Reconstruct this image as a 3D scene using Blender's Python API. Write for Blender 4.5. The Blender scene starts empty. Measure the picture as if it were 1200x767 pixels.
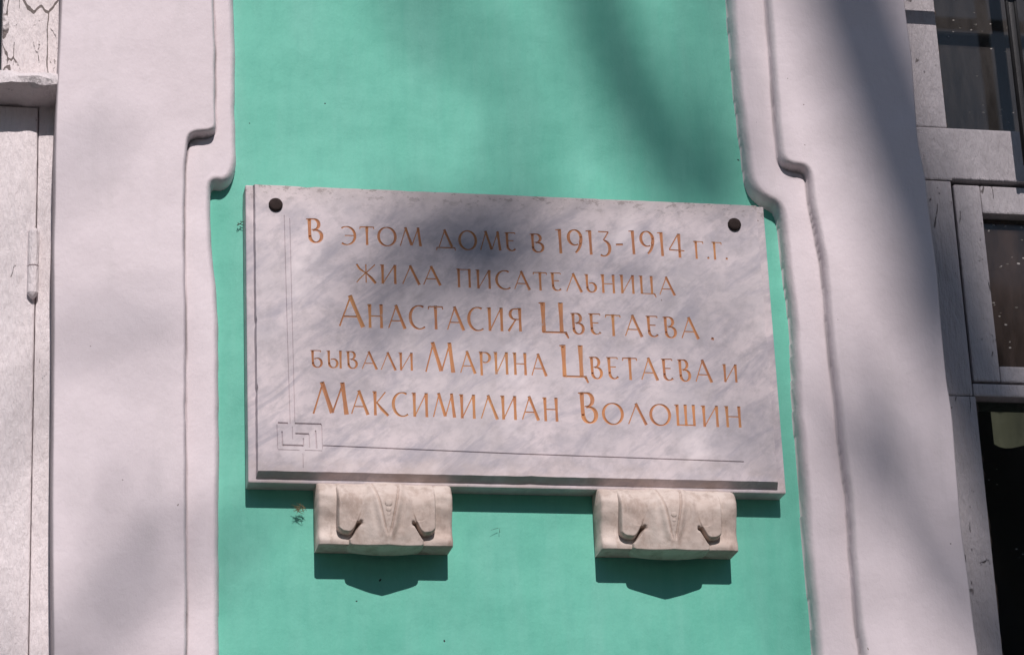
import bpy, bmesh, math, random
import numpy as np
from mathutils import Vector, Matrix
from mathutils.geometry import delaunay_2d_cdt

random.seed(7)
SC = bpy.context.scene
COL = SC.collection

# ------------------------------------------------------------------ camera
F = 3300.0                                    # focal length in photo pixels (photo is 1200 wide)
RW = np.array([[0.97856371, -0.03199424, -0.20344392],
               [-0.20160018, -0.3506461, -0.91455163],
               [-0.04207643, 0.93596137, -0.34957959]])
CW = np.array([-1.01721958, -4.57275814, 1.55210203])
cam_d = bpy.data.cameras.new("camera")
cam_d.sensor_width = 36.0
cam_d.lens = 36.0 * F / 1200.0
cam_d.clip_start = 0.05
cam_d.clip_end = 500.0
cam = bpy.data.objects.new("camera", cam_d)
COL.objects.link(cam)
m4 = Matrix([list(RW[i]) + [CW[i]] for i in range(3)] + [[0, 0, 0, 1]])
cam.matrix_world = m4
SC.camera = cam

# ------------------------------------------------------------------ sky, sun, exposure
SUN_EL = math.radians(41.0)
SUN_AZ = math.radians(1.2)                    # a touch to the right of the wall's own normal
SUN = Vector((math.sin(SUN_AZ) * math.cos(SUN_EL), -math.cos(SUN_AZ) * math.cos(SUN_EL), math.sin(SUN_EL)))
world = bpy.data.worlds.new("World")
SC.world = world
world.use_nodes = True
wn = world.node_tree
wn.nodes.clear()
sky = wn.nodes.new("ShaderNodeTexSky")
sky.sky_type = 'NISHITA'
sky.sun_disc = False
sky.sun_elevation = SUN_EL
sky.sun_rotation = math.atan2(SUN.x, SUN.y)
sky.air_density = 1.0
sky.dust_density = 0.4
sky.ozone_density = 1.6
bg = wn.nodes.new("ShaderNodeBackground")
bg.inputs["Strength"].default_value = 0.062
wo = wn.nodes.new("ShaderNodeOutputWorld")
wn.links.new(sky.outputs[0], bg.inputs[0])
wn.links.new(bg.outputs[0], wo.inputs[0])
sun_d = bpy.data.lights.new("sun", 'SUN')
sun_d.energy = 3.65
sun_d.angle = math.radians(0.53)
sun_d.color = (1.0, 0.925, 0.915)
sun = bpy.data.objects.new("sun", sun_d)
COL.objects.link(sun)
sun.location = SUN * 40
sun.rotation_euler = (-SUN).to_track_quat('-Z', 'Y').to_euler()
SC.view_settings.view_transform = 'Standard'
SC.view_settings.look = 'None'
SC.view_settings.exposure = 0.05
SC.view_settings.gamma = 1.0
SC.view_settings.use_curve_mapping = False


# ------------------------------------------------------------------ helpers
def at(px, py, y=0.0):
    """Photo pixel -> (x, z) on the real plane parallel to the wall at depth y."""
    r = RW @ np.array([(px - 600.0) / F, -(py - 383.5) / F, -1.0])
    t = (y - CW[1]) / r[1]
    p = CW + r * t
    return float(p[0]), float(p[2])


def link(name, me, mat, parent=None, smooth=False):
    o = bpy.data.objects.new(name, me)
    COL.objects.link(o)
    if mat is not None:
        me.materials.append(mat)
    if parent is not None:
        o.parent = parent
    if smooth:
        me.polygons.foreach_set("use_smooth", [True] * len(me.polygons))
    return o


def from_bm(name, bm, mat, parent=None, smooth=False):
    bmesh.ops.recalc_face_normals(bm, faces=bm.faces)
    me = bpy.data.meshes.new(name)
    bm.to_mesh(me)
    bm.free()
    return link(name, me, mat, parent, smooth)


def empty(name, loc, label, cat, group=None):
    o = bpy.data.objects.new(name, None)
    COL.objects.link(o)
    o.location = loc
    o.empty_display_size = 0.1
    o["label"] = label
    o["category"] = cat
    if group:
        o["group"] = group
    return o


def box(bm, x0, x1, y0, y1, z0, z1, bev=0.0, seg=2):
    """Axis aligned box, optionally with rounded edges, added to bm."""
    t = bmesh.new()
    bmesh.ops.create_cube(t, size=1.0)
    for v in t.verts:
        v.co = Vector((x0 + (v.co.x + .5) * (x1 - x0), y0 + (v.co.y + .5) * (y1 - y0), z0 + (v.co.z + .5) * (z1 - z0)))
    if bev > 0:
        bmesh.ops.bevel(t, geom=list(t.edges), offset=bev, segments=seg, profile=0.6, affect='EDGES')
    me = bpy.data.meshes.new("tmp")
    t.to_mesh(me)
    t.free()
    bm.from_mesh(me)
    bpy.data.meshes.remove(me)


def tube(bm, pts, rad, n=10, cap=True):
    """Swept round tube with a radius per point."""
    rings = []
    up = Vector((0.13, 0.2, 0.97))
    for i, p in enumerate(pts):
        p = Vector(p)
        a = Vector(pts[max(i - 1, 0)])
        b = Vector(pts[min(i + 1, len(pts) - 1)])
        d = (b - a).normalized()
        u = d.cross(up)
        if u.length < 1e-3:
            u = d.cross(Vector((1, 0, 0)))
        u.normalize()
        w = d.cross(u)
        ring = [bm.verts.new(p + (u * math.cos(2 * math.pi * k / n) + w * math.sin(2 * math.pi * k / n)) * rad[i]) for k in range(n)]
        rings.append(ring)
    for i in range(len(rings) - 1):
        for k in range(n):
            bm.faces.new((rings[i][k], rings[i][(k + 1) % n], rings[i + 1][(k + 1) % n], rings[i + 1][k]))
    if cap:
        bm.faces.new(rings[0])
        bm.faces.new(list(reversed(rings[-1])))


def grid_mesh(name, P, mat, parent=None, smooth=True, flip=False):
    """P: array (rows, cols, 3) -> one quad sheet."""
    R_, C_ = P.shape[:2]
    idx = np.arange(R_ * C_).reshape(R_, C_)
    a, b, c, d = idx[:-1, :-1], idx[:-1, 1:], idx[1:, 1:], idx[1:, :-1]
    q = np.stack([a, d, c, b] if not flip else [a, b, c, d], -1).reshape(-1, 4)
    me = bpy.data.meshes.new(name)
    me.vertices.add(R_ * C_)
    me.vertices.foreach_set("co", P.reshape(-1).astype(np.float32))
    me.loops.add(q.size)
    me.loops.foreach_set("vertex_index", q.reshape(-1).astype(np.int32))
    me.polygons.add(len(q))
    me.polygons.foreach_set("loop_start", np.arange(0, q.size, 4, dtype=np.int32))
    me.polygons.foreach_set("loop_total", np.full(len(q), 4, dtype=np.int32))
    me.update(calc_edges=True)
    me.validate()
    return link(name, me, mat, parent, smooth)


def wob(x, z, s, seed=0.0):
    """Cheap smooth 2-D noise in about [-1, 1]; s = feature size in metres."""
    a = np.sin(x / s * 2.1 + 1.3 * np.sin(z / s * 1.7 + seed) + seed * 2.3)
    b = np.sin(z / s * 2.6 + 1.1 * np.sin(x / s * 1.9 - seed * 1.7) + seed)
    c = np.sin((x + z) / s * 1.3 + seed * 0.7) * np.sin((x - z) / s * 1.7 + seed * 3.1)
    return (a + b + c) / 3.0


# ------------------------------------------------------------------ materials
class MatB:
    def __init__(self, name):
        self.m = bpy.data.materials.new(name)
        self.m.use_nodes = True
        self.t = self.m.node_tree
        self.t.nodes.clear()
        self.out = self.n("ShaderNodeOutputMaterial")
        self.co = self.n("ShaderNodeTexCoord").outputs["Object"]

    def n(self, kind, **kw):
        nd = self.t.nodes.new(kind)
        for k, v in kw.items():
            setattr(nd, k, v)
        return nd

    def l(self, a, b):
        self.t.links.new(a, b)

    def scale(self, sx, sy, sz, src=None):
        mp = self.n("ShaderNodeMapping")
        mp.inputs["Scale"].default_value = (sx, sy, sz)
        self.l(src or self.co, mp.inputs["Vector"])
        return mp.outputs[0]

    def turned(self, deg, sx, sy, sz):
        mp = self.n("ShaderNodeMapping", vector_type='TEXTURE')
        mp.inputs["Rotation"].default_value = (0, math.radians(deg), 0)
        mp.inputs["Scale"].default_value = (1 / sx, 1 / sy, 1 / sz)
        self.l(self.co, mp.inputs["Vector"])
        return mp.outputs[0]

    def noise(self, scale, detail=4, rough=0.55, vec=None, dist=0.0):
        nd = self.n("ShaderNodeTexNoise")
        nd.inputs["Scale"].default_value = scale
        nd.inputs["Detail"].default_value = detail
        nd.inputs["Roughness"].default_value = rough
        nd.inputs["Distortion"].default_value = dist
        self.l(vec or self.co, nd.inputs["Vector"])
        return nd.outputs["Fac"]

    def voro(self, scale, feature='F1', vec=None, rand=1.0):
        nd = self.n("ShaderNodeTexVoronoi", feature=feature)
        nd.inputs["Scale"].default_value = scale
        nd.inputs["Randomness"].default_value = rand
        self.l(vec or self.co, nd.inputs["Vector"])
        return nd.outputs["Distance"]

    def ramp(self, fac, stops):
        nd = self.n("ShaderNodeValToRGB")
        el = nd.color_ramp.elements
        while len(el) < len(stops):
            el.new(0.5)
        for e, (p, c) in zip(el, stops):
            e.position = p
            e.color = (c, c, c, 1) if isinstance(c, (int, float)) else (*c, 1)
        self.l(fac, nd.inputs["Fac"])
        return nd.outputs["Color"]

    def mix(self, fac, a, b, mode='MIX'):
        nd = self.n("ShaderNodeMix", data_type='RGBA', blend_type=mode)
        for sock, v in ((nd.inputs[0], fac), (nd.inputs[6], a), (nd.inputs[7], b)):
            if isinstance(v, (int, float)):
                sock.default_value = v
            elif isinstance(v, tuple):
                sock.default_value = (*v, 1)
            else:
                self.l(v, sock)
        return nd.outputs[2]

    def math(self, op, a, b=0.0, clamp=False):
        nd = self.n("ShaderNodeMath", operation=op, use_clamp=clamp)
        for i, v in enumerate((a, b)):
            if isinstance(v, (int, float)):
                nd.inputs[i].default_value = v
            else:
                self.l(v, nd.inputs[i])
        return nd.outputs[0]

    def warp(self, amount, scale, vec=None):
        nz = self.n("ShaderNodeTexNoise")
        nz.inputs["Scale"].default_value = scale
        nz.inputs["Detail"].default_value = 3
        self.l(vec or self.co, nz.inputs["Vector"])
        sub = self.n("ShaderNodeVectorMath", operation='SUBTRACT')
        self.l(nz.outputs["Color"], sub.inputs[0])
        sub.inputs[1].default_value = (.5, .5, .5)
        sc = self.n("ShaderNodeVectorMath", operation='SCALE')
        self.l(sub.outputs[0], sc.inputs[0])
        sc.inputs["Scale"].default_value = amount
        ad = self.n("ShaderNodeVectorMath", operation='ADD')
        self.l(vec or self.co, ad.inputs[0])
        self.l(sc.outputs[0], ad.inputs[1])
        return ad.outputs[0]

    def bump(self, h, strength=0.3, dist=0.002, prev=None):
        nd = self.n("ShaderNodeBump")
        nd.inputs["Strength"].default_value = strength
        nd.inputs["Distance"].default_value = dist
        self.l(h, nd.inputs["Height"])
        if prev is not None:
            self.l(prev, nd.inputs["Normal"])
        return nd.outputs[0]

    def surf(self, color, rough=0.8, normal=None, spec=0.3, metal=0.0):
        p = self.n("ShaderNodeBsdfPrincipled")
        if isinstance(color, tuple):
            p.inputs["Base Color"].default_value = (*color, 1)
        else:
            self.l(color, p.inputs["Base Color"])
        if isinstance(rough, (int, float)):
            p.inputs["Roughness"].default_value = rough
        else:
            self.l(rough, p.inputs["Roughness"])
        p.inputs["Specular IOR Level"].default_value = spec
        p.inputs["Metallic"].default_value = metal
        if normal is not None:
            self.l(normal, p.inputs["Normal"])
        self.l(p.outputs[0], self.out.inputs[0])
        return self.m


def mat_green():
    b = MatB("green_wall_paint")
    big = b.noise(1.6, 4, 0.6)
    streak = b.noise(5.0, 4, 0.6, b.scale(3.5, 3.5, 0.5))
    c = b.mix(b.ramp(big, [(.3, 0.0), (.7, 1.0)]), (.115, .460, .340), (.158, .520, .398))
    c = b.mix(b.math('MULTIPLY', b.ramp(streak, [(.42, 0.0), (.70, 1.0)]), .34), c, (.215, .52, .43))
    fine = b.noise(26, 5, .65, b.scale(2.2, 2.2, .35))
    c = b.mix(b.math('MULTIPLY', b.ramp(fine, [(.45, 0.0), (.72, 1.0)]), .22), c, (.085, .36, .28))
    # pale worn patches and small dark scars
    pale = b.ramp(b.noise(7.0, 6, 0.7), [(.70, 0.0), (.78, 1.0)])
    c = b.mix(b.math('MULTIPLY', pale, .30), c, (.40, .60, .52))
    spots = b.math('LESS_THAN', b.voro(15.0, 'F1', b.warp(.02, 60)), 0.034)
    rare = b.math('GREATER_THAN', b.noise(4.0, 2), 0.52)
    c = b.mix(b.math('MULTIPLY', spots, rare), c, (.02, .045, .04))
    nm = b.bump(b.noise(120, 6, .7), .30, .0022)
    nm = b.bump(b.noise(4.5, 3, .5), .35, .040, nm)
    nm = b.bump(b.noise(32, 4, .6, b.scale(1, 1, .35)), .30, .006, nm)
    return b.surf(c, .62, nm, .3)


def mat_plaster():
    b = MatB("white_plaster_paint")
    c = b.mix(b.ramp(b.noise(2.2, 5, .6), [(.3, 0.0), (.7, 1.0)]), (.675, .592, .608), (.750, .668, .688))
    # vertical rain streaks, faint
    c = b.mix(b.math('MULTIPLY', b.ramp(b.noise(9, 5, .65, b.scale(2.6, 2.6, .4)), [(.52, 0.0), (.78, 1.0)]), .22), c, (.50, .465, .455))
    c = b.mix(b.math('MULTIPLY', b.ramp(b.noise(26, 6, .7), [(.60, 0.0), (.75, 1.0)]), .14), c, (.50, .46, .45))
    # dirt speckles
    spots = b.math('LESS_THAN', b.voro(26.0, 'F1', b.warp(.015, 80)), 0.035)
    rare = b.math('GREATER_THAN', b.noise(6.0, 2), 0.56)
    c = b.mix(b.math('MULTIPLY', spots, rare), c, (.20, .16, .14))
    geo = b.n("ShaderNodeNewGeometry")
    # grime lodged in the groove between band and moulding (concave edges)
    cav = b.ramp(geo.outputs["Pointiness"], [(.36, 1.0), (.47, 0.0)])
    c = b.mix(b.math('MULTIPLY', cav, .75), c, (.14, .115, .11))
    at_ = b.n("ShaderNodeAttribute")
    at_.attribute_name = "grime_shade"
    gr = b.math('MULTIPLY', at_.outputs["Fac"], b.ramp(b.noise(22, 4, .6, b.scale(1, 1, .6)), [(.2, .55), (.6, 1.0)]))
    c = b.mix(gr, c, (.10, .085, .080))  # groove dirt, plus shade painted under the ear and at the window edge
    nm = b.bump(b.noise(150, 6, .7), .30, .0018)
    nm = b.bump(b.noise(12, 4, .5), .40, .008, nm)
    nm = b.bump(b.noise(36, 4, .55, b.scale(1, 1, .5)), .30, .006, nm)
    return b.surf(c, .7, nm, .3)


def mat_wood(name, dens, light, dark):
    """Thick old white paint on wood, crackled and flaking along the grain."""
    b = MatB(name)
    g = b.scale(1, 1, .30)
    edge = b.voro(30, 'DISTANCE_TO_EDGE', b.warp(.055, 22, g))
    edge2 = b.voro(11, 'DISTANCE_TO_EDGE', b.warp(.09, 12, g))
    wid = b.math('MULTIPLY', b.noise(40, 4, .7), .055)
    m1 = b.ramp(b.noise(13, 5, .7), [(.66 - dens * .12, 0.0), (.70 - dens * .10, 1.0)])
    m2 = b.ramp(b.noise(8, 4, .6), [(.66 - dens * .18, 0.0), (.69 - dens * .17, 1.0)])
    cr = b.math('MULTIPLY', b.math('LESS_THAN', edge, wid), m1)
    cr2 = b.math('MULTIPLY', b.math('LESS_THAN', edge2, b.math('MULTIPLY', wid, .45)), m2)
    crack = b.math('MAXIMUM', cr, cr2)
    flake = b.ramp(b.noise(70, 6, .75, b.scale(1, 1, .5)), [(.655 - dens * .01, 0.0), (.665, 1.0)])
    flake = b.math('MULTIPLY', flake, b.ramp(b.noise(9, 3), [(.60 - dens * .10, 0.0), (.64 - dens * .08, 1.0)]))
    grain = b.noise(60, 5, .6, b.scale(2.2, 2.2, .12))
    lump = b.noise(70, 6, .72, b.scale(1, 1, .38))
    drip = b.noise(120, 4, .6, b.scale(1, 1, .16))
    c = b.mix(b.ramp(b.noise(11, 6, .65, g), [(.3, 0.0), (.7, 1.0)]), tuple(v * .84 for v in light), light)
    c = b.mix(b.math('MULTIPLY', b.ramp(lump, [(.48, 0.0), (.72, 1.0)]), .22), c, tuple(v * .62 for v in light))
    c = b.mix(b.math('MULTIPLY', b.ramp(drip, [(.55, 0.0), (.75, 1.0)]), .22), c, tuple(v * .58 for v in light))
    c = b.mix(b.math('MULTIPLY', flake, .8), c, dark)
    c = b.mix(b.math('MULTIPLY', crack, .85), c, tuple(v * .5 for v in dark))
    h = b.math('SUBTRACT', b.math('ADD', b.math('MULTIPLY', drip, .8), b.math('MULTIPLY', lump, 1.0)), b.math('MULTIPLY', b.math('MAXIMUM', crack, flake), .8))
    nm = b.bump(h, .6, .012 + .005 * dens)
    nm = b.bump(grain, .25, .0015, nm)
    return b.surf(c, .38, nm, .5)


def mat_marble():
    b = MatB("white_marble")
    w = b.warp(.25, 3.0)
    cl = b.noise(5.0, 7, .62, w, .4)
    cl2 = b.noise(11.0, 6, .65, b.scale(1.0, 1.0, 2.0, b.warp(.1, 6)))
    c = b.mix(b.ramp(cl, [(.38, 0.0), (.66, 1.0)]), (.70, .605, .615), (.50, .450, .470))
    c = b.mix(b.math('MULTIPLY', b.ramp(cl2, [(.46, 0.0), (.66, 1.0)]), .62), c, (.360, .335, .370))
    c = b.mix(b.math('MULTIPLY', b.ramp(b.noise(30, 6, .7), [(.48, 0.0), (.66, 1.0)]), .50), c, (.34, .305, .315))
    c = b.mix(b.math('MULTIPLY', b.ramp(b.noise(3.2, 3, .5), [(.45, 0.0), (.7, 1.0)]), .25), c, (.62, .55, .53))
    vein = b.noise(15, 7, .68, b.turned(-38, .45, 1.0, 1.6), .6)
    c = b.mix(b.math('MULTIPLY', b.ramp(vein, [(.49, 0.0), (.64, 1.0)]), .66), c, (.330, .308, .352))
    vein2 = b.noise(48, 5, .7, b.turned(-38, .5, 1.0, 1.5), .4)
    c = b.mix(b.math('MULTIPLY', b.ramp(vein2, [(.52, 0.0), (.68, 1.0)]), .40), c, (.36, .33, .35))
    br = b.ramp(b.noise(10, 5, .6, b.turned(-38, .6, 1, 1.3)), [(.56, 0.0), (.70, 1.0)])
    c = b.mix(b.math('MULTIPLY', br, .75), c, (.76, .675, .68))
    # soot and lichen along the top edge (local z up, slab top at z = 0.28)
    sep = b.n("ShaderNodeSeparateXYZ")
    b.l(b.co, sep.inputs[0])
    top = b.ramp(b.math('MULTIPLY_ADD', sep.outputs[2], 1.0), [(0, 0.0), (1, 1.0)])
    tz = b.n("ShaderNodeMapRange")
    tz.inputs[1].default_value = .195
    tz.inputs[2].default_value = .256
    b.l(sep.outputs[2], tz.inputs[0])
    soot = b.ramp(b.noise(75, 5, .75, b.scale(.55, 1, 1)), [(.54, 0.0), (.585, 1.0)])
    c = b.mix(b.math('MULTIPLY', b.math('MULTIPLY', soot, b.math('POWER', tz.outputs[0], 2.4)), .95), c, (.07, .058, .055))
    c = b.mix(b.math('MULTIPLY', b.math('POWER', tz.outputs[0], 1.6), .45), c, (.52, .44, .40))
    bz = b.n("ShaderNodeMapRange")
    bz.inputs[1].default_value = -.225
    bz.inputs[2].default_value = -.275
    b.l(sep.outputs[2], bz.inputs[0])
    brown = b.ramp(b.noise(20, 6, .7, b.scale(.5, 1, 1)), [(.42, 0.0), (.62, 1.0)])
    c = b.mix(b.math('MULTIPLY', b.math('MULTIPLY', brown, bz.outputs[0]), .55), c, (.46, .37, .33))
    # small rusty pits
    spots = b.math('LESS_THAN', b.voro(24.0, 'F1', b.warp(.02, 60)), 0.05)
    c = b.mix(b.math('MULTIPLY', spots, b.math('GREATER_THAN', b.noise(7.0, 2), .60)), c, (.22, .17, .15))
    nm = b.bump(b.noise(220, 5, .6), .12, .0006)
    nm = b.bump(b.noise(28, 4, .6), .15, .001, nm)
    return b.surf(c, .5, nm, .35)


def mat_carved():
    b = MatB("carved_marble")
    c = b.mix(b.ramp(b.noise(13, 6, .6), [(.35, 0.0), (.7, 1.0)]), (.640, .550, .490), (.500, .400, .345))
    c = b.mix(b.math('MULTIPLY', b.ramp(b.noise(45, 6, .7), [(.48, 0.0), (.66, 1.0)]), .55), c, (.36, .27, .22))
    c = b.mix(b.math('MULTIPLY', b.ramp(b.noise(22, 5, .7, b.scale(1, 1, .5)), [(.54, 0.0), (.66, 1.0)]), .6), c, (.30, .22, .18))
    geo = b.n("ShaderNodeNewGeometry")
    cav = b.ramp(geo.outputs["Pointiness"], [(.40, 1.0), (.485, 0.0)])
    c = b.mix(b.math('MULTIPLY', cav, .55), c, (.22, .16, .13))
    hi = b.ramp(b.noise(60, 4, .6), [(.68, 0.0), (.72, 1.0)])
    c = b.mix(b.math('MULTIPLY', hi, .4), c, (.74, .70, .68))
    nm = b.bump(b.noise(130, 6, .7), .45, .0018)
    nm = b.bump(b.noise(38, 4, .6), .3, .003, nm)
    return b.surf(c, .7, nm, .25)


def mat_gilt():
    b = MatB("faded_gilt_paint")
    v = b.noise(16, 5, .65)
    c = b.mix(b.ramp(v, [(.35, 0.0), (.68, 1.0)]), (.60, .275, .120), (.42, .185, .105))
    c = b.mix(b.ramp(b.noise(9, 3, .5), [(.50, 0.0), (.72, .7)]), c, (.60, .32, .14))
    worn = b.ramp(b.noise(38, 6, .7), [(.60, 0.0), (.68, 1.0)])
    c = b.mix(b.math('MULTIPLY', worn, .55), c, (.45, .40, .40))
    return b.surf(c, .5, b.bump(b.noise(200, 4), .2, .0006), .4)


def mat_flat(name, col, rough=.7, var=.25, scale=20, spec=.3, metal=0.0, bump=.2):
    b = MatB(name)
    c = b.mix(b.ramp(b.noise(scale, 5, .6), [(.3, 0.0), (.7, 1.0)]), tuple(v * (1 - var) for v in col), tuple(min(1, v * (1 + var)) for v in col))
    return b.surf(c, rough, b.bump(b.noise(scale * 6, 5), bump, .002), spec, metal)


def mat_glass(name, dust_col, dust_amt, speck, tint=(.75, .78, .76)):
    """Old window glass: clear with a mirror reflection by angle, under a film of dust with splashes."""
    b = MatB(name)
    tr = b.n("ShaderNodeBsdfTransparent")
    tr.inputs[0].default_value = (*tint, 1)
    gl = b.n("ShaderNodeBsdfGlossy")
    gl.inputs["Roughness"].default_value = .06
    fr = b.n("ShaderNodeFresnel")
    fr.inputs["IOR"].default_value = 1.5
    nm = b.bump(b.noise(3.0, 2), .15, .01)
    b.l(nm, gl.inputs["Normal"])
    m1 = b.n("ShaderNodeMixShader")
    b.l(fr.outputs[0], m1.inputs[0])
    b.l(tr.outputs[0], m1.inputs[1])
    b.l(gl.outputs[0], m1.inputs[2])
    df = b.n("ShaderNodeBsdfDiffuse")
    big = b.ramp(b.noise(14, 6, .7, b.scale(1.6, 1, .35)), [(.35, .30), (.68, 1.25)])
    film = b.math('MULTIPLY', big, dust_amt)
    dash = b.scale(1.0, 1.0, 1.9)
    sp = b.math('LESS_THAN', b.voro(46, 'F1', b.warp(.006, 70, dash)), .10 + .10 * speck)
    sp = b.math('MULTIPLY', sp, b.math('GREATER_THAN', b.noise(17, 3), .56 - .09 * speck))
    b.l(b.mix(sp, dust_col, (.55, .52, .48)), df.inputs[0])
    fac = b.math('MAXIMUM', film, b.math('MULTIPLY', sp, .5 + .2 * speck))
    m2 = b.n("ShaderNodeMixShader")
    b.l(fac, m2.inputs[0])
    b.l(m1.outputs[0], m2.inputs[1])
    b.l(df.outputs[0], m2.inputs[2])
    b.l(m2.outputs[0], b.out.inputs[0])
    return b.m


M = dict(
    green=mat_green(), plaster=mat_plaster(),
    wood=mat_wood("crackled_white_wood", .25, (.90, .815, .815), (.19, .13, .10)),
    crackle=mat_wood("deeply_cracked_white_wood", 1.35, (.90, .81, .80), (.16, .11, .085)),
    frame=mat_wood("old_white_frame_paint", .40, (.52, .475, .490), (.10, .075, .065)),
    marble=mat_marble(), carved=mat_carved(), gilt=mat_gilt(),
    bolt=mat_flat("rusty_bolt", (.034, .024, .022), .9, .35, 90, .15),
    iron=mat_flat("black_iron", (.020, .019, .020), .45, .3, 60, .4),
    rot=mat_flat("bare_dark_wood", (.060, .040, .030), .8, .4, 40),
    room=mat_flat("dim_room_plaster", (.10, .095, .09), .9, .2, 3),
    curtain=mat_flat("cream_blind", (.62, .58, .44), .9, .12, 14),
    straw=mat_flat("dry_straw", (.17, .14, .075), .8, .4, 200),
    web=mat_flat("dead_stalk", (.05, .04, .028), .8, .4, 200),
    bark=mat_flat("grey_bark", (.11, .095, .08), .9, .35, 8),
    asphalt=mat_flat("street_asphalt", (.05, .05, .052), .9, .2, 6),
    kerb=mat_flat("pavement_slabs", (.075, .072, .07), .9, .2, 4),
    far=mat_flat("ochre_render", (.22, .17, .13), .9, .12, 2),
    farglass=mat_flat("dark_far_glass", (.03, .035, .04), .2, .1, 2, .5),
    roof=mat_flat("brown_roof", (.14, .07, .05), .8, .2, 5),
    glass_up=mat_glass("dusty_glass", (.21, .19, .185), .17, 0.10),
    glass_mid=mat_glass("splashed_glass", (.17, .125, .11), .30, 0.40),
    glass_low=mat_glass("clear_dark_glass", (.10, .095, .10), .045, 0.0),
)

# ------------------------------------------------------------------ ground and street
def sheet(name, x0, x1, y0, y1, z, mat):
    bm = bmesh.new()
    vs = [bm.verts.new(p) for p in ((x0, y0, z), (x1, y0, z), (x1, y1, z), (x0, y1, z))]
    bm.faces.new(vs)
    o = from_bm(name, bm, mat)
    o["kind"] = "structure"
    return o


sheet("ground", -200, 200, -200, 200, -0.13, M["asphalt"])
bm = bmesh.new()
box(bm, -30, 30, -3.2, -0.004, -.129, 0.0, .01)
o = from_bm("pavement", bm, M["kerb"])
o["kind"] = "structure"

# ------------------------------------------------------------------ house
house = empty("house", (0, 0, 0), "green painted house front with white plaster window surrounds and old wooden windows", "house")
# window openings (x0, x1, z0, z1)
WZ0, WZ1 = 2.15, 4.45
xl_e, _ = at(64, 380, -.045)
xr_e, _ = at(1108, 440, -.045)
OPEN = [(xl_e - 1.12, xl_e + .004, WZ0, WZ1), (xr_e - .06, xr_e + 1.10, WZ0, WZ1)]


def build_wall():
    xs = [-4.2, OPEN[0][0] - .03, OPEN[0][1] + .04, OPEN[1][0] - .0, OPEN[1][1] + .03, 4.4]
    zs = [0.0, WZ0 - .03, WZ1 + .03, 6.2]
    bm = bmesh.new()
    for i in range(5):
        for j in range(3):
            if j == 1 and i in (1, 3):
                continue
            x0, x1, z0, z1 = xs[i], xs[i + 1], zs[j], zs[j + 1]
            n, m = max(1, int((x1 - x0) / .25)), max(1, int((z1 - z0) / .25))
            V = [[bm.verts.new((x0 + (x1 - x0) * a / n, 0, z0 + (z1 - z0) * c / m)) for a in range(n + 1)] for c in range(m + 1)]
            for c in range(m):
                for a in range(n):
                    bm.faces.new((V[c][a], V[c][a + 1], V[c + 1][a + 1], V[c + 1][a]))
    bmesh.ops.remove_doubles(bm, verts=bm.verts, dist=1e-5)
    # thickness: extrude the whole front backwards
    fr = list(bm.faces)
    ret = bmesh.ops.extrude_face_region(bm, geom=fr)
    for g in ret['geom']:
        if isinstance(g, bmesh.types.BMVert):
            g.co.y += .42
    return from_bm("wall", bm, M["green"], house)


wall = build_wall()

# eaves so the top of the wall ends properly
bm = bmesh.new()
box(bm, -4.5, 4.7, -.28, .5, 6.2, 6.34, .015)
box(bm, -4.4, 4.6, -.16, .5, 6.06, 6.2, .02)
from_bm("cornice", bm, M["plaster"], house)


def poly_px(pts, d):
    return [at(x, y, d) for x, y in pts]


def sdf(poly, X, Z):
    """Signed distance (inside > 0) of points to a closed polygon."""
    P = np.array(poly)
    Q = np.roll(P, -1, 0)
    best = np.full(X.shape, 1e9)
    ins = np.zeros(X.shape, bool)
    for (ax, az), (bx, bz) in zip(P, Q):
        ex, ez = bx - ax, bz - az
        L = ex * ex + ez * ez + 1e-12
        t = np.clip(((X - ax) * ex + (Z - az) * ez) / L, 0, 1)
        best = np.minimum(best, (X - ax - t * ex) ** 2 + (Z - az - t * ez) ** 2)
        c = ((az > Z) != (bz > Z)) & (X < (bx - ax) * (Z - az) / (bz - az + 1e-15) + ax)
        ins ^= c
    d = np.sqrt(best)
    return np.where(ins, d, -d)


def smooth_line(pts, n=3):
    """Chaikin rounding of a polyline."""
    for _ in range(n):
        q = [pts[0]]
        for a, b in zip(pts[:-1], pts[1:]):
            q.append((a[0] * .75 + b[0] * .25, a[1] * .75 + b[1] * .25))
            q.append((a[0] * .25 + b[0] * .75, a[1] * .25 + b[1] * .75))
        q.append(pts[-1])
        pts = q
    return pts


D1, D2 = .034, .024                            # moulding off the wall, band off the moulding


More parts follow.
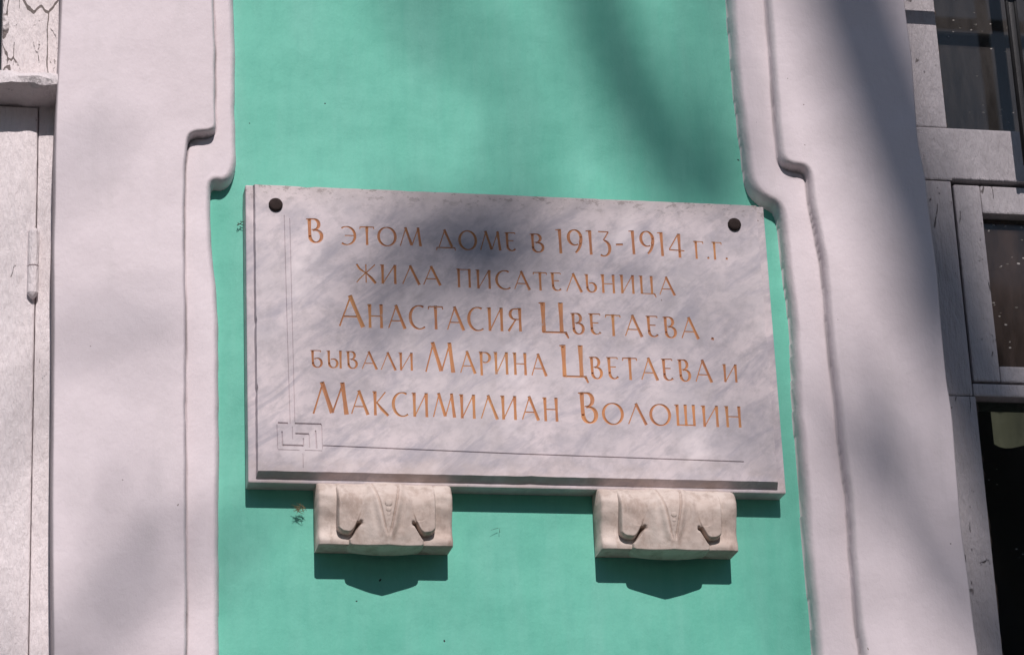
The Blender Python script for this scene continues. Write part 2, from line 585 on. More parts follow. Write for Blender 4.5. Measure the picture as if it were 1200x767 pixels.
def surround(sign, Opx, Gpx, Epx, far_x):
    """Plaster architrave: sign -1 = the window lies to the left of this jamb."""
    O = smooth_line(poly_px(Opx, -D1 * .6), 2)
    G = smooth_line(poly_px(Gpx, -D1), 2)
    E = smooth_line(poly_px(Epx, -(D1 + D2)), 2)
    zt, zb = WZ1 + .25, WZ0 - .22
    ext = lambda L: [(L[0][0], zt)] + L + [(L[-1][0], zb)]
    O, G, E = ext(O), ext(G), ext(E)
    farx = O[0][0] + sign * 3.0
    polyO = O + [(farx, zb - .5), (farx, zt + .5)]
    polyG = G + [(farx, zb - .5), (farx, zt + .5)]
    polyO[0] = (O[0][0], zt + .5); polyG[0] = (G[0][0], zt + .5)
    zs = np.concatenate([np.linspace(zt - .04, 4.06, 40)[:-1], np.linspace(4.06, 2.62, 640)[:-1], np.linspace(2.62, zb + .04, 40)])
    ez = np.array([p[1] for p in E])[::-1]
    exx = np.array([p[0] for p in E])[::-1]
    xe = np.interp(zs, ez, exx)
    o_out = max(p[0] for p in O) if sign < 0 else min(p[0] for p in O)
    o_out += -sign * .012
    nc = 230
    s = np.linspace(0, 1, nc)
    X = o_out + (xe[:, None] - o_out) * s[None, :]
    Z = np.repeat(zs[:, None], nc, 1)
    Xn = X + .0016 * wob(X, Z, .10, 1.0 + sign) + .0008 * wob(X, Z, .03, 2.0)
    Zn = Z + .0022 * wob(Z, X, .08, 4.0 + sign)
    sO, sG = sdf(polyO, Xn, Zn), sdf(polyG, Xn, Zn)

    def rnd(sd, r):
        t = np.clip(sd / r, 0, 1)
        return np.sqrt(1 - (1 - t) ** 2)
    dep = D1 * rnd(sO, .014) + D2 * rnd(sG, .007 if sign < 0 else .011)
    dep += .0022 * wob(X, Z, .22, 3.0 + sign) * np.clip(sO / .02, 0, 1)
    dep += .0012 * wob(X, Z, .06, 5.0) * np.clip(sO / .02, 0, 1)
    crack = np.exp(-((sG + .0015) / .0016) ** 2) * (.55 + .45 * wob(X * 0, Z, .05, 2.2))
    dep -= .005 * crack * (1.0 if sign < 0 else .35)
    # rounded nose on the window side, then the return back into the reveal
    se = np.abs(X - xe[:, None])
    dep -= .004 * (1 - np.sqrt(1 - (1 - np.clip(se / .005, 0, 1)) ** 2))
    Y = np.where(sO > -1e-9, -dep, .004)
    Pm = np.stack([X, Y, Z], -1)
    ret = [Pm]
    for dy in (.0, .06, .12):
        e = Pm[:, -1:, :].copy()
        e[:, 0, 1] = np.where(True, .0 + dy, 0)
        ret.append(e)
    Pm = np.concatenate(ret, 1)
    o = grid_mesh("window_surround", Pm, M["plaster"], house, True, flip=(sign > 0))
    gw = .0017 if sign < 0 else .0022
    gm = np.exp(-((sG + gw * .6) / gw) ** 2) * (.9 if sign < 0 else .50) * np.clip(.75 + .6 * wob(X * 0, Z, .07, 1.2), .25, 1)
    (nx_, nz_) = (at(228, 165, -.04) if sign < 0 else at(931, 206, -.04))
    gm = np.maximum(gm, .45 * np.exp(-(((X - nx_) / .012) ** 2 + ((Z - nz_) / .004) ** 2)))  # shade of the hollow under the ear, put into the colour
    gm = np.maximum(gm, .45 * np.exp(-((se - .0008) / .0012) ** 2))  # shade line beside the window wood, painted along the edge
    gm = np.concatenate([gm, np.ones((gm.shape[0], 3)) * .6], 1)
    a_ = o.data.attributes.new("grime_shade", 'FLOAT', 'POINT')
    a_.data.foreach_set("value", gm.reshape(-1).astype(np.float32))
    return o


L_O = [(276, -70), (275, 0), (276, 60), (277, 120), (278, 175), (277, 197), (272, 212), (262, 219), (250, 217), (247, 226), (248, 250), (250, 297),
       (255, 340), (257, 380), (258, 480), (258, 580), (257, 700), (258, 767), (258, 850)]
L_G = [(250, -70), (250, 0), (251, 60), (252, 120), (253, 150), (251, 158), (241, 161), (228, 161), (221, 165), (218, 178), (216, 200), (216, 240),
       (216.5, 300), (217, 420), (218, 580), (218, 680), (219, 767), (219, 850)]
L_E = [(73, -70), (72, 0), (68, 80), (66, 120), (64, 180), (64, 240), (62, 290), (63, 350), (62, 480), (61, 560), (61, 650), (62.5, 767), (62, 850)]
R_O = [(851, -70), (854, 0), (859, 78), (867, 147), (873, 188), (876, 216), (886, 231), (900, 240), (909, 244), (914, 258), (918, 303), (924, 341),
       (928, 375), (930, 440), (934, 494), (939, 556), (942, 613), (945, 650), (951, 704), (956, 767), (962, 850)]
R_G = [(889, -70), (895, 0), (902, 62), (906, 141), (909, 180), (914, 196), (926, 202), (938, 203), (944, 210), (946, 231), (954, 278), (961, 310), (967, 372),
       (970, 419), (976, 463), (984, 541), (991, 588), (997, 680), (1003, 740), (1007, 767), (1014, 850)]
R_E = [(1054, -70), (1060, 0), (1069, 60), (1074, 125), (1076, 165), (1085, 205), (1089, 247), (1098, 310), (1102, 357), (1109, 440), (1116, 478), (1122, 556),
       (1126, 610), (1136, 680), (1143, 740), (1147, 767), (1154, 850)]
surround(-1, L_O, L_G, L_E, None)
surround(1, R_O, R_G, R_E, None)


def surround_rest(op, jamb_at):
    """The surround's far jamb, head and sill (outside the picture)."""
    x0, x1, z0, z1 = op
    bm = bmesh.new()
    if jamb_at == 'low':
        box(bm, x0 - .30, x0, -.055, .1, z0 - .2, z1 + .2, .012)
    else:
        box(bm, x1, x1 + .30, -.055, .1, z0 - .2, z1 + .2, .012)
    box(bm, x0 - .34, x1 + .34, -.075, .1, z1 + .002, z1 + .30, .015)
    box(bm, x0 - .36, x1 + .36, -.13, .1, z1 + .302, z1 + .36, .012)
    from_bm("window_head", bm, M["plaster"], house)
    bm = bmesh.new()
    box(bm, x0 - .30, x1 + .30, -.13, .14, z0 - .06, z0 - .002, .012)
    from_bm("window_sill", bm, M["plaster"], house)


surround_rest(OPEN[0], 'low')
surround_rest(OPEN[1], 'high')


# dim rooms behind the two windows
def room(op):
    x0, x1, z0, z1 = op
    bm = bmesh.new()
    t = .05
    X0, X1, Y0, Y1, Z0, Z1 = x0 - .6, x1 + .6, .43, 3.4, z0 - .9, z1 + .4
    box(bm, X0, X1, Y1, Y1 + t, Z0, Z1)
    box(bm, X0 - t, X0, Y0, Y1 + t, Z0, Z1)
    box(bm, X1, X1 + t, Y0, Y1 + t, Z0, Z1)
    box(bm, X0 - t, X1 + t, Y0, Y1 + t, Z1, Z1 + t)
    box(bm, X0 - t, X1 + t, Y0, Y1 + t, Z0 - t, Z0)
    from_bm("room", bm, M["room"], house)


room(OPEN[0])
room(OPEN[1])

# ------------------------------------------------------------------ left window
YF = .020                                      # front of the fixed frame


def pbox(bm, x0, y0, x1, y1, yf, depth, bev=.004):
    """Box whose front face covers the pixel rectangle at depth yf."""
    xa, _ = at(x0, (y0 + y1) / 2, yf)
    xb, _ = at(x1, (y0 + y1) / 2, yf)
    _, za = at((x0 + x1) / 2, y1, yf)
    _, zb = at((x0 + x1) / 2, y0, yf)
    box(bm, xa, xb, yf, yf + depth, za, zb, bev)
    return xa, xb, za, zb


wx0, wx1 = OPEN[0][0], OPEN[0][1]
_, z_led_t = at(30, 82, YF - .076)
_, z_led_b = at(30, 125, YF)
xj, _ = at(40, 430, YF)
bm = bmesh.new()
box(bm, xj, wx1 + .02, YF, YF + .09, WZ0, z_led_b + .012, .004)                     # right jamb, lower
box(bm, wx0, wx0 + .06, YF, YF + .09, WZ0, WZ1, .004)
box(bm, wx0, wx1 + .02, YF + .004, YF + .09, WZ0 - .01, WZ0 + .06, .004)
box(bm, wx0, wx1 + .02, YF + .004, YF + .09, WZ1 - .06, WZ1, .004)
xp, _ = at(2.5, 40, YF - .012)
xp2, _ = at(69, 40, YF - .012)
win_l = from_bm("window", bm, M["wood"], house)
bm = bmesh.new()
box(bm, xp, xp2 + .01, YF - .012, YF + .08, z_led_t + .004, WZ1 - .064, .005)
from_bm("jamb_board", bm, M["crackle"], win_l)
win_l["label"] = "left window with thick crackled white paint and a moulded ledge"
# moulded ledge across the window: sloped top, drip nose and undercut underside
z_nose = at(30, 98, YF - .076)[1]
prof = [(YF + .05, z_led_t + .012), (YF - .066, z_led_t), (YF - .075, z_led_t - .005), (YF - .078, (z_led_t + z_nose) / 2), (YF - .075, z_nose + .002), (YF - .066, z_nose - .001),
        (YF + .000, z_led_b + .001), (YF + .05, z_led_b - .004)]
bm = bmesh.new()
N = 120
xsl = np.linspace(wx0, wx1 + .01, N)
rows = []
for i, x in enumerate(xsl):
    rows.append([bm.verts.new((x, y + .0016 * math.sin(x * 61 + k * 2.1), z + .0016 * math.sin(x * 83 + k) + .0012 * math.sin(x * 170 + 2 * k))) for k, (y, z) in enumerate(prof)])
for a, b_ in zip(rows[:-1], rows[1:]):
    for k in range(len(prof)):
        k2 = (k + 1) % len(prof)
        bm.faces.new((a[k], a[k2], b_[k2], b_[k]))
bm.faces.new(rows[0])
bm.faces.new(list(reversed(rows[-1])))
from_bm("ledge", bm, M["wood"], win_l)
# casement: stile, rails
bm = bmesh.new()
xs1 = xj - .0012
box(bm, xs1 - .085, xs1, YF - .004, YF + .05, WZ0 + .065, z_led_b - .002, .005, 3)
box(bm, wx0 + .064, wx0 + .14, YF - .004, YF + .05, WZ0 + .065, z_led_b - .002, .005, 3)
box(bm, wx0 + .142, xs1 - .087, YF - .002, YF + .05, WZ0 + .065, WZ0 + .15, .005)
box(bm, wx0 + .142, xs1 - .087, YF - .002, YF + .05, z_led_b - .08, z_led_b - .002, .005)
from_bm("sash", bm, M["wood"], win_l)
bm = bmesh.new()
box(bm, wx0 + .14, xs1 - .085, YF + .02, YF + .024, WZ0 + .15, z_led_b - .08)
box(bm, wx0 + .06, xp, YF + .02, YF + .024, z_led_t + .012, WZ1 - .062)
from_bm("pane", bm, M["glass_low"], win_l)
# barrel hinge
hx, hz0 = at(38.5, 342, YF - .016)
_, hz1 = at(38.5, 268, YF - .016)
bm = bmesh.new()
hr = .0098
zm = hz0 + (hz1 - hz0) * .42
tube(bm, [(hx, YF - .010, hz0 - .010), (hx, YF - .010, hz0 - .004), (hx, YF - .010, hz0), (hx, YF - .010, zm - .0012)], [.003, .0075, hr, hr], 14)
tube(bm, [(hx, YF - .010, zm + .0012), (hx, YF - .010, hz1 - .004), (hx, YF - .010, hz1), (hx, YF - .010, hz1 + .004)], [hr, hr, .008, .003], 14)
tube(bm, [(hx, YF - .010, zm - .002), (hx, YF - .010, zm + .002)], [.007, .007], 12)
from_bm("hinge", bm, M["wood"], win_l, False)

# ------------------------------------------------------------------ right window
wx0, wx1 = OPEN[1][0], OPEN[1][1]
bm = bmesh.new()
xg0, _ = at(1109, 140, YF)          # right edge of the upper jamb (glass starts)
xg1, _ = at(1127, 330, YF)          # gap between jamb and small casement
xg2, _ = at(1164, 620, YF)          # lower glass edge
_, zt_t = at(1140, 151, YF)
_, zt_b = at(1150, 213, YF)
_, zm_t = at(1170, 449, YF)
_, zm_b = at(1170, 464, YF)
xm, _ = at(1190, 60, YF)
xm2 = xm + .014
box(bm, wx0 - .02, xg0, YF, YF + .09, zt_t, WZ1, .003)
box(bm, wx0 - .02, wx1, YF - .001, YF + .09, zt_b, zt_t - .0005, .004)
box(bm, wx0 - .02, xg1, YF + .001, YF + .09, zm_b, zt_b - .0005, .004)
box(bm, xg1 + .001, wx1 - .07, YF + .002, YF + .09, zm_b, zm_t, .004)
box(bm, wx0 - .02, xg2 - .006, YF + .001, YF + .09, WZ0, zm_b - .0005, .004)
box(bm, wx1 - .068, wx1 + .02, YF + .001, YF + .09, WZ0, zt_b - .0005, .004)
box(bm, wx1 - .068, wx1 + .02, YF, YF + .09, zt_t, WZ1, .004)
box(bm, xg0 + .001, wx1 - .07, YF + .001, YF + .09, WZ1 - .06, WZ1, .004)
box(bm, xg2, wx1 - .07, YF + .001, YF + .09, WZ0, WZ0 + .06, .004)
win_r = from_bm("window", bm, M["frame"], house)
win_r["label"] = "right window with flaking grey white frame and three dark panes"
# bare dark putty strips beside the panes
for (a, b_, c, d, dd) in ((xg0 + .0006, xg0 + .007, zt_t + .002, WZ1 - .062, .012), (xg2 - .0055, xg2 + .004, WZ0 + .062, zm_b - .004, .016)):
    bm = bmesh.new()
    n = 70
    A = []
    for i in range(n + 1):
        z = c + (d - c) * i / n
        w_ = (b_ - a) * (.45 + .55 * abs(math.sin(i * 1.7) * math.sin(i * .37 + 1)))
        A.append([bm.verts.new((a, YF + dd, z)), bm.verts.new((a + w_, YF + dd + .002, z)), bm.verts.new((a + w_, YF + dd + .03, z)), bm.verts.new((a, YF + dd + .03, z))])
    for p, q in zip(A[:-1], A[1:]):
        for k in range(4):
            bm.faces.new((p[k], p[(k + 1) % 4], q[(k + 1) % 4], q[k]))
    bm.faces.new(A[0])
    bm.faces.new(list(reversed(A[-1])))
    from_bm("putty", bm, M["rot"], win_r)
# upper pane
bm = bmesh.new()
box(bm, xg0 - .004, wx1 - .06, YF + .030, YF + .034, zt_t - .004, WZ1 - .05)
from_bm("pane", bm, M["glass_up"], win_r)
# small opening casement
s0 = xg1 + .0045
s1 = wx1 - .075
st, sb = zt_b - .0065, zm_t + .004
xgl, _ = at(1161, 340, YF + .004)
_, zgt = at(1180, 250, YF + .0)
_, zgb = at(1180, 428, YF + .0)
bm = bmesh.new()
box(bm, s0, xgl, YF + .002, YF + .05, sb, st, .004)
box(bm, xgl + .0005, s1 - .07, YF + .003, YF + .05, zgt, st, .004)
box(bm, xgl + .0005, s1 - .07, YF + .003, YF + .05, sb, zgb, .004)
box(bm, s1 - .0695, s1, YF + .002, YF + .05, sb, st, .004)
sash_r = from_bm("sash", bm, M["frame"], win_r)
bm = bmesh.new()
box(bm, xgl - .003, s1 - .066, YF + .030, YF + .034, zgb - .003, zgt + .003)
from_bm("pane", bm, M["glass_mid"], win_r)
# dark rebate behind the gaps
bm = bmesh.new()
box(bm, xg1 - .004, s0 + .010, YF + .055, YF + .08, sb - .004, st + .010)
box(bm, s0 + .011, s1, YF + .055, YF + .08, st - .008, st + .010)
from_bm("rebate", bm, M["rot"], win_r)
# little flaking bead above the casement gap
bm = bmesh.new()
tube(bm, [(xg1 + .002, YF - .001, zt_b + .004), (s1, YF - .001, zt_b + .004)], [.0028, .0028], 8)
from_bm("bead", bm, M["frame"], win_r, True)
# lower pane and the cream blind behind it
bm = bmesh.new()
box(bm, xg2 - .004, wx1 - .06, YF + .032, YF + .036, WZ0 + .05, zm_b + .004)
from_bm("pane", bm, M["glass_low"], win_r)
bx0, bz0 = at(1165, 520, .34)
bx1, bz1 = at(1200, 476, .34)
bm = bmesh.new()
nb_, ro = 60, []
for j in range(13):
    ro.append([bm.verts.new((bx0 + (wx1 - .1 - bx0) * i / nb_, .34 + .012 * math.sin(i * .9) * (1 - .3 * j / 12), bz1 + .004 - (bz1 + .004 - bz0 + .006 * math.sin(i * .55)) * j / 12)) for i in range(nb_ + 1)])
for p, q in zip(ro[:-1], ro[1:]):
    for i in range(nb_):
        bm.faces.new((p[i], p[i + 1], q[i + 1], q[i]))
from_bm("blind", bm, M["curtain"], win_r, True)

# iron grille in front of the right window (upright and cross bar)
gy = -.020
bm = bmesh.new()
gx, _ = at(1186, 20, gy)
for k in range(4):
    gxx = gx + k * .26
    if gxx < wx1 - .05:
        box(bm, gxx - .006, gxx + .006, gy - .002, gy + .002, zt_b + .02, WZ1 + .02, .001)
        for q in (-1, 1):
            tube(bm, [(gxx + q * .0085, gy - .001, zt_b + .02), (gxx + q * .0085, gy - .001, WZ1 + .02)], [.0036, .0036], 8)
_, zsh = at(1085, 21, YF)
zbar = zsh + (YF - gy + .030) * math.tan(SUN_EL)
box(bm, wx0 - .02, wx1 + .01, gy - .033, gy - .027, zbar - .013, zbar + .013, .002)
for k in range(4):
    box(bm, gx + k * .26 - .005, gx + k * .26 + .005, gy - .028, gy + .003, zbar - .005, zbar + .005, .001)
grille = None
GRB = bm

# ------------------------------------------------------------------ memorial plaque
YB = -.039                                      # front of the backing slab
YS = -.052                                      # front of the inscribed slab
plaque = empty("memorial_plaque", (0, YS, 3.28), "white marble memorial plaque with gilded carved inscription on the green wall", "plaque")
PO = Vector(plaque.location)


def loc(me_obj):
    """Meshes built in world space: shift them into the plaque's own space."""
    me_obj.data.transform(Matrix.Translation(-PO))
    return me_obj


bl, bzb = at(290.9, 563.0, YB)
br, bzb2 = at(921.5, 579.5, YB)
bzb = (bzb + bzb2) / 2
_, bzt = at(600, 226.0, YS)
ftl, fzt = at(298.5, 218.0, YS)
fbr, fzb2 = at(913.5, 566.0, YS)
_, fzb = at(302.5, 549.5, YS)
fzb = (fzb + fzb2) / 2
_, fzt2 = at(884, 238.8, YS)
fzt = (fzt + fzt2) / 2
fl = (ftl + at(302.5, 548, YS)[0]) / 2
fr_ = (at(884.5, 240, YS)[0] + fbr) / 2
print("plaque", fl, fr_, fzb, fzt, "back", bl, br, bzb)
bt = fzt + .004
bm = bmesh.new()
box(bm, bl, br, YB, .012, bzb, bt, .0025, 2)
loc(from_bm("backing_slab", bm, M["marble"], plaque))

# ---- pen alphabet (cap height 1): strokes are lists of (x, y, width)
TK, TN, MD = .150, .060, .10


def arc(cx, cy, rx, ry, a0, a1, n=14, wt=TK, wn=TN, tilt=8):
    """Elliptical pen stroke; broad where it runs upright, thin where it runs level."""
    out = []
    for i in range(n + 1):
        a = math.radians(a0 + (a1 - a0) * i / n)
        dx, dy = -rx * math.sin(a), ry * math.cos(a)
        th = math.atan2(dy, dx) - math.radians(tilt)
        out.append((cx + rx * math.cos(a), cy + ry * math.sin(a), wn + (wt - wn) * abs(math.sin(th)) ** 1.4))
    return out


def line(x0, y0, x1, y1, w0, w1=None):
    return [(x0, y0, w0), (x1, y1, w1 if w1 is not None else w0)]


def stem(x, y0=0.0, y1=1.0, w=TK, serif=True):
    """Upright: waisted and splayed like chiselled capitals, with a wedge at the top left."""
    s = [[(x, y0, w * .92), (x, y0 + (y1 - y0) * .45, w * .80), (x, y1, w * 1.12)]]
    if serif:
        s.append(line(x - .11, y1 - .028, x + .02, y1 - .03, .045, .06))
    return s


def diag(x0, y0, x1, y1, w):
    return [[(x0, y0, w), ((x0 + x1) / 2, (y0 + y1) / 2, w * .86), (x1, y1, w * 1.05)]]


def A_like(bar, W=.80):
    s = diag(.04, .02, W * .50, 1.0, TN) + diag(W * .46, 1.0, W - .05, .0, TK)
    if bar:
        s += [line(.17, .33, W * .72, .33, TN)]
    return s


def B_open():
    """В with a stem that runs on into the lower bowl."""
    s = [[(.13, .97, TK * 1.05), (.13, .6, TK * .85), (.14, .28, TK * .9)]]
    s += [[(.14, .30, TK * .85)] + arc(.34, .27, .20, .24, 180, 360, 14)[1:] + arc(.33, .29, .21, .23, 0, 112, 10)[1:]]
    s += [[(.02, .955, .05), (.14, .965, .065)] + arc(.28, .755, .17, .21, 92, -85, 12)]
    s += [line(.20, .535, .31, .545, .05)]
    return s, .64


def E_round():
    s = [[(.13, .96, TK * 1.1), (.13, .6, TK * .86), (.14, .30, TK * .9)]]
    s += [[(.14, .32, TK * .85)] + arc(.34, .26, .20, .23, 180, 325, 12)[1:]]
    s += [line(.02, .955, .50, .965, .055, .06), line(.50, .97, .51, .89, .055), line(.17, .55, .43, .55, TN)]
    return s, .60


def B_be():
    s = [[(.13, .96, TK * 1.1), (.13, .6, TK * .86), (.14, .28, TK * .9)]]
    s += [[(.14, .30, TK * .85)] + arc(.35, .27, .21, .24, 180, 360, 14)[1:] + arc(.35, .29, .21, .25, 0, 130, 10)[1:]]
    s += [line(.02, .955, .52, .965, .055, .06), line(.52, .97, .525, .88, .055)]
    return s, .66


def soft(x):
    s = [[(x, .98, TK * 1.05), (x, .6, TK * .85), (x + .01, .28, TK * .9)]]
    s += [[(x + .01, .30, TK * .85)] + arc(x + .21, .27, .20, .24, 180, 360, 14)[1:] + arc(x + .21, .29, .20, .23, 0, 120, 10)[1:]]
    s += [line(x - .11, .955, x, .955, .05, .06)]
    return s


def make_glyphs():
    G = {}
    G['А'] = (A_like(True), .80)
    G['Л'] = (A_like(False), .76)
    G['Б'] = B_be()
    G['В'] = B_open()
    G['Г'] = (stem(.17) + [line(.03, .955, .56, .955, .06), line(.555, .965, .565, .84, .06)], .58)
    G['Д'] = (diag(.13, .10, .42, 1.0, TN) + diag(.39, 1.0, .73, .10, TK) + [line(.02, .06, .86, .06, .07), line(.03, .08, .0, -.08, .06), line(.85, .08, .88, -.08, .06)], .90)
    G['Е'] = E_round()
    G['Ж'] = ([[(.42, .02, TN * 1.1), (.42, .5, TN), (.42, .98, TN * 1.2)]] + [[(.03, .98, MD), (.15, .74, TK * .8), (.40, .53, TN)], [(.81, .98, TN), (.66, .80, TN), (.43, .53, TN)],
                [(.02, .02, TN), (.14, .20, TN), (.40, .52, TN)], [(.43, .52, TN), (.64, .28, TK), (.82, .0, TK)]], .86)
    G['И'] = (stem(.13) + stem(.66, serif=False) + [line(.16, .06, .63, .95, TN * .9)], .80)
    G['К'] = (stem(.14) + [[(.60, .98, TN), (.42, .76, TN), (.19, .50, TN)], [(.22, .52, TN * 1.2), (.42, .27, TK), (.70, .0, TK * .9)]], .74)
    G['М'] = (diag(.02, .0, .30, .98, TN) + diag(.27, 1.0, .54, .04, TK) + diag(.55, .04, .86, .98, TN) + diag(.84, 1.0, .94, .0, TK), 1.02)
    G['Н'] = (stem(.14) + stem(.64, serif=False) + [line(.18, .50, .60, .50, TN)], .78)
    G['О'] = ([arc(.44, .49, .38, .49, 90, 270, 18), arc(.44, .49, .38, .49, 90, -90, 18)], .88)
    G['П'] = (stem(.14) + stem(.64, serif=False) + [line(.14, .955, .64, .955, TN)], .78)
    G['Р'] = (stem(.14, -.06) + [[(.04, .955, .05)] + arc(.32, .74, .24, .225, 100, -110, 16)], .60)
    G['С'] = ([arc(.46, .49, .40, .49, 62, 180, 12) + arc(.46, .49, .40, .49, 180, 305, 12)[1:]], .72)
    G['Т'] = (stem(.33, serif=False) + [line(.02, .955, .64, .955, .065), line(.03, .965, .015, .84, .055), line(.63, .965, .645, .85, .055)], .66)
    G['Ц'] = (stem(.13, .03) + stem(.62, .03, serif=False) + [line(.10, .045, .76, .045, TN), [(.72, .06, .10), (.80, -.14, .06)]], .82)
    G['Ш'] = (stem(.13) + stem(.46, serif=False) + stem(.79, serif=False) + [line(.12, .04, .80, .04, TN)], .94)
    G['Ы'] = (soft(.13) + stem(.70, serif=False), .82)
    G['Ь'] = (soft(.13), .62)
    G['Э'] = ([arc(.28, .49, .38, .48, 125, -125, 20), line(.20, .50, .62, .50, TN)], .74)
    G['Я'] = (stem(.55, serif=False) + [[(.56, .955, .06)] + arc(.34, .73, .22, .225, 88, 270, 14) + [(.55, .505, .06)], [(.36, .50, TN), (.02, .0, TK * .8)]], .70)
    G['1'] = ([[(.22, .0, TK * .9), (.21, .5, TK * .82), (.20, 1.0, TK * 1.1)], line(.02, .955, .20, .975, .05, .06)], .40)
    G['9'] = ([arc(.33, .68, .28, .31, -40, 180, 18) + arc(.33, .68, .28, .31, 180, 300, 10)[1:], arc(.10, .68, .51, .70, 4, -62, 12)], .68)
    G['3'] = ([line(.05, .955, .50, .955, .06), line(.50, .955, .26, .60, TN), arc(.25, .28, .28, .32, 82, -120, 18)], .60)
    G['4'] = (stem(.50, serif=False) + [line(.47, .98, .02, .32, TN), line(.01, .30, .72, .30, .065)], .76)
    G['-'] = ([line(.04, .42, .40, .44, .10)], .46)
    G['.'] = ([line(.10, .0, .12, .11, .13, .11)], .24)
    return G


GL = make_glyphs()


def resample(stroke, seg=.10):
    out = [stroke[0]]
    for a, b_ in zip(stroke[:-1], stroke[1:]):
        L = math.hypot(b_[0] - a[0], b_[1] - a[1])
        n = max(1, int(L / seg + .5))
        for i in range(1, n + 1):
            t = i / n
            out.append(tuple(a[k] + (b_[k] - a[k]) * t for k in range(3)))
    return out


def word_strokes(text, x0, y0, x1, y1, cap, cap_px_top=None):
    """Lay a word between two pixel baselines points, cap = letter height in pixels."""
    (ax, az), (bx, bz) = at(x0, y0, YS), at(x1, y1, YS)
    _, tz = at(x0, y0 - cap, YS)
    h = tz - az
    gap = .13
    total = sum(GL[c][1] for c in text) + gap * (len(text) - 1)
    sx = (bx - ax) / total
    res = []
    cx = 0.0
    for c in text:
        st, adv = GL[c]
        jz = random.uniform(-.015, .015)
        for s in st:
            pts = []
            for (x, y, w) in resample(s, .12):
                wx = ax + (cx + x) * sx
                wz = az + (bz - az) * ((cx + x) / total) + (y + jz) * h
                pts.append((wx, wz, max(w * .87 * (h * .6 + sx * .4), .0012)))
            res.append(pts)
        cx += adv + gap
    return res


LINES = [
    [("В", 358.5, 284.3, 380.5, 284.8, 29), ("ЭТОМ", 399, 286.4, 495, 288.6, 22), ("ДОМЕ", 511.5, 291.0, 606.5, 294.2, 22.5), ("В", 621, 295.6, 639.5, 296.2, 22.3),
     ("1913", 651.5, 296.2, 717, 299.4, 28.5), ("-", 721.5, 297.5, 732, 298, 27), ("1914", 737.5, 297.4, 803.5, 302.4, 28.0), ("Г.", 813, 303.0, 833, 303.6, 21), ("Г.", 834.5, 303.8, 854.5, 304.4, 21)],
    [("ЖИЛА", 417.5, 331.0, 517.5, 334.2, 22.5), ("ПИСАТЕЛЬНИЦА", 534.5, 336.6, 792, 346.0, 22.0)],
    [("А", 396.5, 382.6, 427.5, 383.4, 37), ("НАСТАСИЯ", 430, 383.8, 614, 388.6, 27.8), ("Ц", 632, 390.6, 667, 391.4, 36.5), ("ВЕТАЕВА", 669, 391.4, 820, 397.2, 25.5), (".", 831, 397.6, 840, 398, 26)],
    [("БЫВАЛИ", 363.5, 430.6, 486, 434.2, 21), ("М", 498.5, 435.4, 534, 436.6, 35), ("АРИНА", 539, 437.0, 641.5, 440.6, 26.2), ("Ц", 656.5, 442.4, 690, 443.2, 38.5),
     ("ВЕТАЕВА", 691, 443.6, 835.5, 447.8, 26.5), ("И", 847, 447.4, 866.5, 448.0, 21)],
    [("М", 366.5, 483.8, 409.5, 485.0, 37.5), ("АКСИМИЛИАН", 411, 485.0, 656.5, 493.4, 28.3), ("В", 678.5, 495.6, 703, 496.4, 37), ("ОЛОШИН", 706, 496.6, 871.5, 500.6, 25)],
]


def outline(pts):
    """Stroke centre line -> left and right edges in (x, z)."""
    L, R_ = [], []
    n = len(pts)
    for i, (x, z, w) in enumerate(pts):
        a, b_ = pts[max(0, i - 1)], pts[min(n - 1, i + 1)]
        dx, dz = b_[0] - a[0], b_[1] - a[1]
        q = math.hypot(dx, dz) or 1e-9
        nx, nz = -dz / q, dx / q
        L.append((x + nx * w / 2, z + nz * w / 2))
        R_.append((x - nx * w / 2, z - nz * w / 2))
    return L, R_


def groove_mesh(name, strokes, mat, parent, depth):
    """V-cut strokes sunk into the slab: sides fall from the slab face to the centre line."""
    vs, fs = [], []
    for pts in strokes:
        L, R_ = outline(pts)
        base = len(vs)
        n = len(pts)
        for i in range(n):
            d = min(depth, pts[i][2] * (.42 if mat is M['gilt'] else .8))
            vs.append((L[i][0], YS + .00005, L[i][1]))
            vs.append((pts[i][0], YS + d, pts[i][1]))
            vs.append((R_[i][0], YS + .00005, R_[i][1]))
        for i in range(n - 1):
            a = base + 3 * i
            fs.append((a, a + 3, a + 4, a + 1))
            fs.append((a + 1, a + 4, a + 5, a + 2))
        e = base + 3 * (n - 1)
        fs.append((base, base + 1, base + 2))
        fs.append((e, e + 2, e + 1))
    me = bpy.data.meshes.new(name)
    me.from_pydata(vs, [], fs)
    bm = bmesh.new()
    bm.from_mesh(me)
    bmesh.ops.recalc_face_normals(bm, faces=bm.faces)
    bm.to_mesh(me)
    bm.free()
    return link(name, me, mat, parent)


all_strokes = []
for ws in LINES:
    words, last = [], None
    for w_ in ws:
        if last is None or w_[1] - last > 8.5:
            words.append([])
        words[-1] += word_strokes(*w_)
        last = w_[3]
    for st in words:
        all_strokes += st
        loc(groove_mesh("lettering", st, M["gilt"], plaque, .0018))

# engraved rule lines and the fret in the lower left corner
def pl(pts, w):
    return [(*at(x, y, YS), w * 1.3) for x, y in pts]


